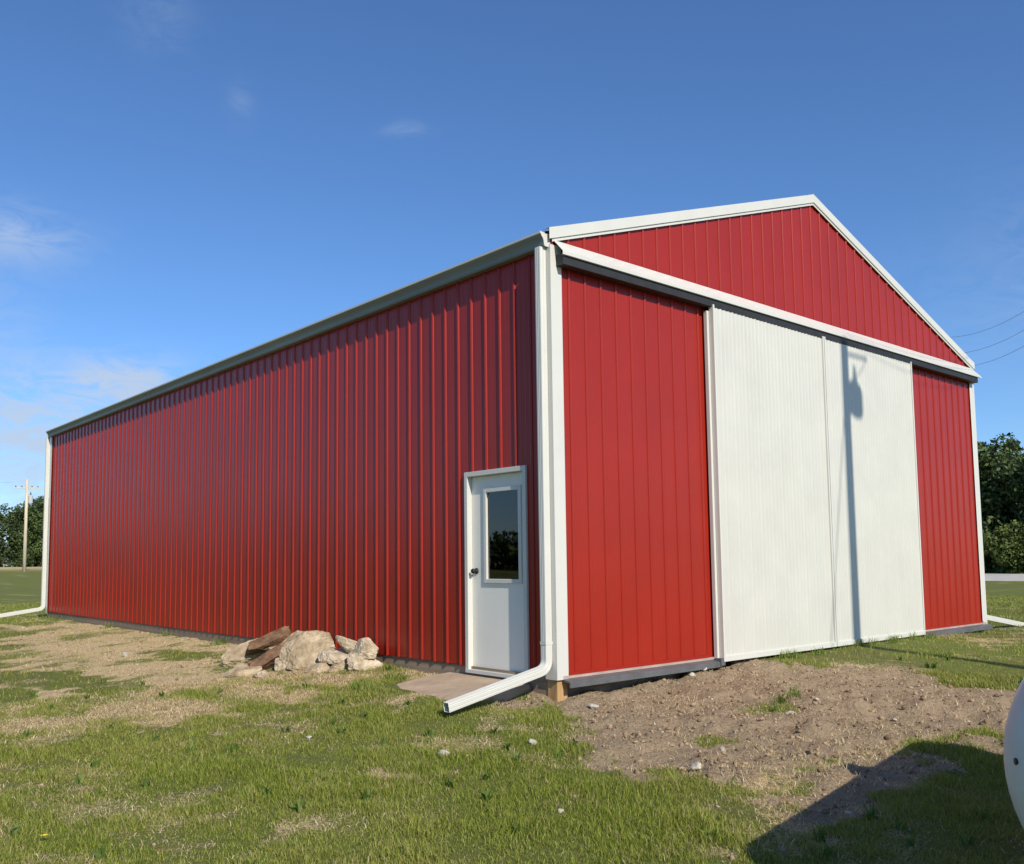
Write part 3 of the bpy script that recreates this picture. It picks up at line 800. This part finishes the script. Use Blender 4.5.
GP = 'loose stones scattered on the yard'
for i, (x_, y_, s_, lab) in enumerate([
#STONES
    (-0.060, -0.510, 0.055, 'white angular stone on the dirt in front of the left red gable panel'),
    (-1.300, -1.040, 0.042, 'white pebble in the grass between the downspout outlet and the dirt'),
    (-0.990, -2.310, 0.060, 'white stone at the border between dirt and dark green grass'),
    (-0.470, -2.150, 0.035, 'small white stone beside the grass tuft in the dry straw'),
    (1.93, -0.07, 0.050, 'pale stone under the door guide rail, left of its neighbour'),
    (2.13, -0.08, 0.055, 'pale stone under the end of the guide rail beside the white sliding door'),
    (-1.980, -0.820, 0.050, 'pale stone in the worn tan spot in front of the downspout outlet'),
    (-1.440, 7.440, 0.060, 'pale stone lying alone in the straw left of the rock heap'),
    (0.590, 13.880, 0.120, 'pale stone against the skirting near the far end of the red side wall'),
    (-2.300, -2.330, 0.025, 'tiny white pebble in the middle of the front lawn'),
    (-2.380, 0.440, 0.030, 'white chip in the grass in front of the rock heap'),
    (1.220, -1.670, 0.050, 'grey stone beside the small green tuft in the dug dirt'),
]):
    o = stone('stone', (s_, s_ * random.uniform(.7, 1), s_ * random.uniform(.55, .8)), M['pebble'], 40 + i, facets=11, sub=3)
    put(o, x_, y_, s_ * .35, (random.uniform(-15, 15), random.uniform(-15, 15), random.uniform(0, 180)), lab, GP); o['category'] = 'stone'

# ------------------------------------------------------------------ propane tank
TX0, TX1, TY, TR = -2.66, .98, -5.435, .60
TZ = float(ground_z(-1.5, TY)) + .75
tank = empty('propane_tank', 'white horizontal propane tank at the right edge of the yard', 'tank', ((TX0 + TX1) / 2, TY, TZ - .75))
def tl(p): return (p[0] - (TX0 + TX1) / 2, p[1] - TY, p[2] - TZ + .75)
rings = []
hd_n = 14; dep = .36
prof = [(TX0 + dep - dep * math.cos(a), TR * math.sin(a)) for a in [math.pi / 2 * (k + .15) / (hd_n + .15) for k in range(hd_n + 1)]]
prof += [(TX1 - (p[0] - TX0), p[1]) for p in prof[::-1]]
tb = MB()
tb.loft([[tl((x_, TY + r_ * math.cos(2 * math.pi * k / 64), TZ + r_ * math.sin(2 * math.pi * k / 64))) for k in range(64)] for x_, r_ in prof], True, True)
tank.rotation_euler = (0, 0, .185); tank.location.x = TX0 + math.cos(.185) * (TX1 - TX0) / 2; tank.location.y = TY + math.sin(.185) * (TX1 - TX0) / 2
body = tb.build('tank_body', M['tank'], tank, smooth=True)
dm = MB(); cx_ = (TX0 + TX1) / 2 + .25
for p in ([(.20, TR - .04), (.20, TR + .10), (.19, TR + .14), (.15, TR + .18), (.08, TR + .20), (.005, TR + .205)],):
    dm.loft([[tl((cx_ + r_ * math.cos(2 * math.pi * k / 32), TY + r_ * math.sin(2 * math.pi * k / 32), TZ + z_)) for k in range(32)] for r_, z_ in p], True, True)
dm.build('dome_lid', M['tank'], tank, smooth=True)
for sx in (TX0 + .62, TX1 - .62):
    MB().box(*[c for c in (sx - .05 - (TX0 + TX1) / 2, sx + .05 - (TX0 + TX1) / 2, -.36, .36, -.14, .30)]).build('leg', M['tank'], tank, bevel=.008)
pl = MB(); pa = Vector((-.45, .89, .0)).normalized()
pc = Vector(tl((TX0 + .20, TY + .535, TZ + .02)))
pl.tube([pc - pa * .03, pc + pa * .006], .012, 10); pl.build('plug', M['black'], tank)

# ------------------------------------------------------------------ utility poles and wires
PX, PY = 3.31, -8.75
SUNDIR = (-math.sin(R(SUN_AZ)), -math.cos(R(SUN_AZ)))


def utility_pole(x, y, h, label, rz=0, r0=.155, r1=.115, arm='side'):
    zb = float(ground_z(x, y)) - .3
    t = empty('utility_pole', label, 'utility pole', (x, y, zb + .3), rz)
    m = MB(); m.tube([(0, 0, -.3), (0, 0, h * .5), (0, 0, h)], [r0, (r0 + r1) / 2, r1], 16); m.build('pole', M['polewood'], t, smooth=True)
    return t


pole = utility_pole(PX, PY, 10.5, 'tall wooden utility pole with a hanging transformer behind the photographer', r0=.115, r1=.09)
def transformer(t, x, y, z, s=1, q=1.0):
    m = MB(); m.tube([(x, y, z - .40 * s * q), (x, y, z - .36 * s * q), (x, y, z + .36 * s * q), (x, y, z + .36 * s * q + .06 * s)], [.19 * s, .22 * s, .22 * s, .17 * s], 20)
    tr = m.build('transformer', M['grey'], t, smooth=False)
    b = MB(); b.tube([(x, y, z + .40 * s * q), (x, y, z + .36 * s * q + .16 * s), (x, y, z + .36 * s * q + .28 * s), (x, y, z + .36 * s * q + .40 * s)], [.05 * s, .07 * s, .05 * s, .03 * s], 10); b.build('bushing', M['porc'], tr, smooth=True)
    for zz in (z + .25 * q, z - .22 * q):
        c = MB(); c.tube([(0, 0, zz), (x, y, zz)], .035, 6); c.build('bracket', M['grey'], tr)
transformer(pole, .30, .20, 9.62, .85, .42)
m = MB(); m.box(.05, .62, -.016, .016, 10.36, 10.39); m.build('bracket_arm', M['grey'], pole)
m = MB(); m.tube([(.58, 0, 10.36), (.50, .1, 10.15), (.36, .2, 9.95)], .008, 6); m.build('drop_lead', M['wire'], pole)
m = MB(); m.tube([(-.0, 0, 9.95), (-1.0, 0, 4.8), (-1.93, 0, 0.0)], .009, 6); m.build('guy_wire', M['wire'], pole)

# far pole at the left, by the tree line
fp = utility_pole(20.3, 103, 10.2, 'pale wooden utility pole standing before the far left trees', rz=R(-15), r0=.19, r1=.14)
m = MB(); m.box(-1.25, 1.25, -.06, .06, 9.2, 9.34); ca = m.build('crossarm', M['polewood'], fp)
for xx in (-1.1, -.5, .5, 1.1):
    m = MB(); m.tube([(xx, 0, 9.34), (xx, 0, 9.44), (xx, 0, 9.52)], [.05, .06, .03], 8); m.build('insulator', M['porc'], ca)
transformer(fp, .40, -.1, 8.0, 1.1)

# a pole behind the barn carries the other end of the wires
#WIRES


def wire(name, pts, rad, label, group=None):
    m_ = MB(); m_.tube(pts, rad, 5); return tag(m_.build(name, M['wire']), label, 'power line', group)


TH = R(38); WE = (math.cos(TH), math.sin(TH)); SE = 23.5
bp_ = utility_pole(PX + WE[0] * SE, PY + WE[1] * SE, 8.1, 'wooden utility pole hidden behind the right side of the barn', r0=.14, r1=.10)
for (z0, s1, z1, z2), lab in zip(((10.4, 15.8, 6.5, 7.75), (10.33, 15.9, 6.1, 7.25), (10.26, 16.0, 5.75, 6.85)),
        ('topmost of the three sagging wires in the sky right of the gable', 'middle one of the three sagging wires in the sky right of the gable', 'lowest of the three sagging wires in the sky right of the gable')):
    q = np.polyfit([0, s1, SE], [z0, z1, z2], 2)
    wire('power_line', [(PX + WE[0] * s, PY + WE[1] * s, float(np.polyval(q, s))) for s in np.linspace(.1, SE - .1, 60)],   .0045, lab, 'wires strung past the barn')
lp = copy_tree(fp); lp.location = (-32, 104, float(ground_z(-32, 104))); lp['label'] = 'pale wooden utility pole further along the line to the left'
fz = fp.location.z
wire('power_line', [(19.1 - s * 50.4, 103.3 + 1.2 * s, fz + 9.9 - 6 * s * (1 - s)) for s in np.linspace(0, 1, 30)], .012, 'thin wire running left from the far pole by the tree line')
#ENDWIRES

# ------------------------------------------------------------------ trees
def tree_meshes(seed, h, rad, nleaf, leaf, dark, light, droop=.0, base=.12):
    rg = np.random.default_rng(seed)
    # limbs
    tm = MB(); tips = []
    th = h * .5
    tm.tube([(0, 0, -.2), (.05, .03, th * .5), (.1, -.05, th), (.15, 0, h * .82)], [h * .026, h * .02, h * .014, h * .004], 9)
    lobes = []
    nb = 26
    for k in range(nb):
        zz = h * (base + .80 * (k + .5) / nb); a = k * 2.4 + rg.random()
        env = math.sin(math.pi * min(1, (.12 + .88 * (1 - (zz / h - base) / (1 - base))) ** .75 * .78))
        ln = rad * env * (.65 + .5 * rg.random())
        p0 = Vector((.08, 0, zz * .85)); p1 = Vector((math.cos(a) * ln * .85, math.sin(a) * ln * .85, zz + ln * .12))
        tm.tube([p0, p0.lerp(p1, .5) + Vector((0, 0, .12 * ln)), p1], [h * .008, h * .005, h * .002], 5)
        for q in range(3):
            c = p0.lerp(p1, .55 + .25 * q) + Vector(rg.normal(0, .12 * rad, 3))
            lobes.append((c, rad * (.20 + .16 * rg.random())))
    lobes.append((Vector((.15, 0, h * .90)), rad * .22)); lobes.append((Vector((.1, .1, h * .96)), rad * .14))
    cen = np.array([list(c) for c, r_ in lobes]); rr_ = np.array([r_ for c, r_ in lobes])
    w_ = rr_ ** 2.2; w_ /= w_.sum()
    idx = rg.choice(len(lobes), nleaf, p=w_)
    dv = rg.normal(0, 1, (nleaf, 3)); dv /= np.linalg.norm(dv, axis=1)[:, None]
    rad_ = rr_[idx] * (.45 + .65 * rg.random(nleaf) ** .6)
    P = cen[idx] + dv * rad_[:, None] * np.array([[1, 1, .8]])
    P[:, 2] = np.maximum(P[:, 2], .1)
    # leaf sprays: bent quads, several hues
    nrm = dv * .6 + rg.normal(0, .6, (nleaf, 3)) + np.array([[0, 0, .35]]); nrm /= np.linalg.norm(nrm, axis=1)[:, None]
    u = np.cross(nrm, rg.normal(0, 1, (nleaf, 3))); u /= np.linalg.norm(u, axis=1)[:, None]
    v = np.cross(nrm, u)
    s = leaf * (.5 + .9 * rg.random(nleaf))
    q = np.stack([P - u * s[:, None] * .5, P + v * s[:, None] * .30, P + u * s[:, None] * .5 + nrm * s[:, None] * .12, P - v * s[:, None] * .30], 1)
    tone = np.clip(.5 + .28 * rg.normal(0, 1, nleaf) + .25 * rg.normal(0, 1, len(lobes))[idx], 0, 1)
    C = lerp(dark, light, tone)
    return tm, q.reshape(-1, 3), np.repeat(np.concatenate([C, np.ones((nleaf, 1))], 1), 4, 0)


def make_tree(seed, h, rad, nleaf, leaf, dark, light, label, group, name='tree', base=.12):
    t = empty(name, label, name.replace('_', ' '), (0, 0, 0), 0, group)
    tm, V, C = tree_meshes(seed, h, rad, nleaf, leaf, dark, light, base=base)
    tm.build('trunk', M['bark'], t, smooth=True)
    f4 = np.arange(len(V)).reshape(-1, 4)
    np_mesh('crown', V, None, M['leaf'], col=C, faces4=f4, parent=t)
    return t


DK, LT = (.034, .056, .018), (.115, .16, .045)
#TREES


GA = 'trees beyond the road'
def plant(t, x, y, s, rz, label, group):
    t.location = (x, y, float(ground_z(x, y)) - .1); t.scale = (s, s, s * random.uniform(.94, 1.08)); t.rotation_euler = (0, 0, rz)
    t['label'] = label; t['group'] = group
    return t


kinds = [make_tree(21, 11, 3.6, 15000, .34, DK, LT, 'x', GA, base=.04), make_tree(22, 10, 3.9, 15000, .34, (.034, .058, .018), (.12, .165, .05), 'x', GA, base=.04),
         make_tree(23, 9, 3.0, 12000, .30, (.03, .05, .02), (.10, .14, .05), 'x', GA, base=.05)]
first = set()
def grow(k, x, y, h, label, group):
    base_h = (11, 10, 9)[k]
    t = kinds[k] if k not in first else copy_tree(kinds[k])
    first.add(k)
    return plant(t, x, y, h / base_h, random.uniform(0, 6.28), label, group)


right = [(0, 75, 26.3, 12.9, 'tallest dark tree right of the barn, its crown meeting the white corner trim'), (1, 76, 22.6, 10.6, 'broad dark tree cut by the right edge of the photo, beyond the road'),
         (0, 77, 30.5, 11.5, None), (2, 74, 18.8, 10.5, None), (1, 76, 14.5, 11, None), (2, 82, 24.6, 11.3, 'darker tree standing behind the gap between the two trees right of the barn'), (0, 82, 20.3, 11, None)]
for k, x, y, h, lab in right:
    grow(k, x, y, h, lab or 'dark leafy tree hidden or outside the frame beyond the road', GA)
GB = 'trees at the far left'
left = [(2, 24.2, 131, 9.0, 'dark green tree at the far left edge of the photo, beyond the field'), (0, 27.4, 130, 9.6, 'dark green tree directly behind the pale utility pole'), (1, 31.2, 129, 10.2, 'dark green tree half hidden by the white trim at the barn far corner'),
        (1, 20, 132, 9.5, None), (0, 35.5, 128, 9.8, None), (2, 29.5, 135, 10.0, 'darker tree in the second row behind the pale utility pole')]
for k, x, y, h, lab in left:
    grow(k, x, y, h, lab or 'dark leafy tree hidden or outside the frame beyond the field', GB)
b0 = make_tree(31, 4, 2.3, 7000, .26, (.04, .065, .014), (.15, .19, .045), 'x', 'bushes by the road', 'bush', base=.0)
plant(b0, 69.5, 20.4, 1.0, .4, 'bright yellow green bush beside the road at the right edge', 'bushes by the road')
b1 = copy_tree(b0); plant(b1, 71, 23.8, .75, 2.0, 'low bush at the foot of the tallest tree right of the barn', 'bushes by the road')
for x, y in ((71.5, 27.2), (70.5, 17)):
    plant(copy_tree(b0), x, y, .9, random.uniform(0, 6), 'roadside bush hidden or outside the frame', 'bushes by the road')

# the far wood to the left that the glossy side wall and the door glass mirror
rg = np.random.default_rng(5); nn_ = 26000
aa = R(84) + (R(200) - R(84)) * rg.random(170); cd = 105 + 14 * rg.random(170)
ch = 4.2 + 4.5 * np.abs(np.sin(aa * 7)) * rg.random(170); cw = 2.2 + 1.5 * rg.random(170)
id_ = rg.integers(0, 170, nn_); dv = rg.normal(0, 1, (nn_, 3)); dv /= np.linalg.norm(dv, axis=1)[:, None]; dv *= rg.random((nn_, 1)) ** .35
wx = CAM[0] + cd * np.cos(aa); wy = CAM[1] + cd * np.sin(aa)
Pc = np.stack([wx[id_] + dv[:, 0] * cw[id_], wy[id_] + dv[:, 1] * cw[id_], ground_z(wx, wy)[id_] + ch[id_] * .5 + dv[:, 2] * ch[id_] * .55], 1)
u = rg.normal(0, 1, (nn_, 3)); u /= np.linalg.norm(u, axis=1)[:, None]; v = np.cross(u, rg.normal(0, 1, (nn_, 3))); v /= np.linalg.norm(v, axis=1)[:, None]
s = .9 * (.6 + .8 * rg.random((nn_, 1)))
Q = np.stack([Pc - u * s * .5, Pc + v * s * .35, Pc + u * s * .5, Pc - v * s * .35], 1).reshape(-1, 3)
Cw = np.repeat(np.concatenate([lerp(DK, LT, rg.random(nn_)), np.ones((nn_, 1))], 1), 4, 0)
tag(np_mesh('distant_wood', Q, None, M['leaf'], col=Cw, faces4=np.arange(nn_ * 4).reshape(-1, 4)), 'far wood across the field to the left', 'wood', kind='stuff')
#ENDTREES

# ------------------------------------------------------------------ light, sky, camera
sun = bpy.data.lights.new('sun', 'SUN'); sun.energy = 5.0; sun.angle = R(.45); sun.color = (1.0, .93, .82)
so = link(bpy.data.objects.new('sun', sun))
to_sun = Vector((-math.sin(R(SUN_AZ)) * math.cos(R(SUN_EL)), -math.cos(R(SUN_AZ)) * math.cos(R(SUN_EL)), math.sin(R(SUN_EL))))
so.rotation_euler = to_sun.to_track_quat('Z', 'Y').to_euler(); so.location = to_sun * 60

world = bpy.data.worlds.new('World'); SC.world = world; world.use_nodes = True
wt = world.node_tree; bg = wt.nodes['Background']
def wn(typ, **kw):
    o = wt.nodes.new(typ)
    for k_, v_ in kw.items():
        if k_ in o.inputs: o.inputs[k_].default_value = v_
        else: setattr(o, k_, v_)
    return o
sky = wn('ShaderNodeTexSky', sky_type='NISHITA', sun_disc=False)
sky.sun_elevation = R(SUN_EL); sky.sun_rotation = R(180 + SUN_AZ); sky.altitude = 0; sky.air_density = 1.0; sky.dust_density = .25; sky.ozone_density = 10.0
def wm(op, a, b=None, c=None):
    m_ = wn('ShaderNodeMath', operation=op)
    for i_, v_ in enumerate((a, b, c)):
        if v_ is None: continue
        if isinstance(v_, (int, float)): m_.inputs[i_].default_value = v_
        else: wt.links.new(v_, m_.inputs[i_])
    return m_.outputs[0]
tcw = wn('ShaderNodeTexCoord'); sp_ = wn('ShaderNodeSeparateXYZ'); wt.links.new(tcw.outputs['Generated'], sp_.inputs[0])
az_ = wm('MULTIPLY', wm('ARCTAN2', sp_.outputs[1], sp_.outputs[0]), 180 / math.pi)
el_ = wm('MULTIPLY', wm('ARCSINE', sp_.outputs[2]), 180 / math.pi)
tot = None
# thin fair-weather clouds: azimuth, elevation, widths, amount
for a0, e0, sa, se, k_ in ((77.8, 18.2, 3.6, 1.5, .5), (71.5, 10.6, 3.6, 1.5, 1.15), (76.5, 7.6, 5.0, 2.4, 1.1), (82, 12, 5, 4, .5), (74, 4.0, 10, 2.2, .5), (65.0, 26.9, .8, 1.1, .15), (54.6, 26.1, 1.6, .45, .18), (70, 30.6, 1.9, 1.7, .14), (110, 16, 14, 6, .6), (150, 10, 20, 5, .5), (5, 14, 12, 5, .5)):
    da = wm('POWER', wm('ABSOLUTE', wm('DIVIDE', wm('SUBTRACT', az_, a0), sa)), 2.0); de = wm('POWER', wm('ABSOLUTE', wm('DIVIDE', wm('SUBTRACT', el_, e0), se)), 2.0)
    g_ = wm('MULTIPLY', wm('EXPONENT', wm('MULTIPLY', wm('ADD', da, de), -1.0)), k_)
    tot = g_ if tot is None else wm('ADD', tot, g_)
cb = wn('ShaderNodeCombineXYZ'); wt.links.new(wm('MULTIPLY', az_, .09), cb.inputs[0]); wt.links.new(wm('MULTIPLY', el_, .22), cb.inputs[1])
nz = wn('ShaderNodeTexNoise', Scale=3.4, Detail=10.0, Roughness=.66, Distortion=.9); wt.links.new(cb.outputs[0], nz.inputs['Vector'])
mr = wn('ShaderNodeMapRange', interpolation_type='SMOOTHSTEP'); mr.inputs['From Min'].default_value = .30; mr.inputs['From Max'].default_value = .66
wt.links.new(nz.outputs['Fac'], mr.inputs['Value'])
fac = wm('MINIMUM', wm('MULTIPLY', tot, mr.outputs[0]), .85)
mxw = wn('ShaderNodeMix', data_type='RGBA'); wt.links.new(fac, mxw.inputs[0]); wt.links.new(sky.outputs[0], mxw.inputs[6]); mxw.inputs[7].default_value = (3.5, 4.2, 5.3, 1)
wt.links.new(mxw.outputs[2], bg.inputs['Color']); bg.inputs['Strength'].default_value = .15

cam = bpy.data.cameras.new('camera'); co = link(bpy.data.objects.new('camera', cam)); SC.camera = co
yaw, pit, rol = R(49.566), R(4.915), R(-.596)
f = Vector((math.cos(yaw) * math.cos(pit), math.sin(yaw) * math.cos(pit), math.sin(pit)))
r_ = Vector((math.sin(yaw), -math.cos(yaw), 0)); u_ = r_.cross(f)
c_, s_ = math.cos(rol), math.sin(rol)
r2 = r_ * c_ + u_ * s_; u2 = u_ * c_ - r_ * s_
mat = Matrix((r2, u2, -f)).transposed().to_4x4(); mat.translation = Vector(CAM)
co.matrix_world = mat
cam.sensor_fit = 'HORIZONTAL'; cam.sensor_width = 36; cam.lens = 909.331 / 1024 * 36
cam.shift_x = (512 - 485.176) / 1024; cam.shift_y = (481.969 - 432) / 1024
cam.clip_start = .05; cam.clip_end = 3000

SC.view_settings.view_transform = 'Standard'; SC.view_settings.look = 'None'; SC.view_settings.exposure = 0; SC.view_settings.gamma = 1
SC.view_settings.use_curve_mapping = False
SC.render.resolution_x = 1024; SC.render.resolution_y = 864
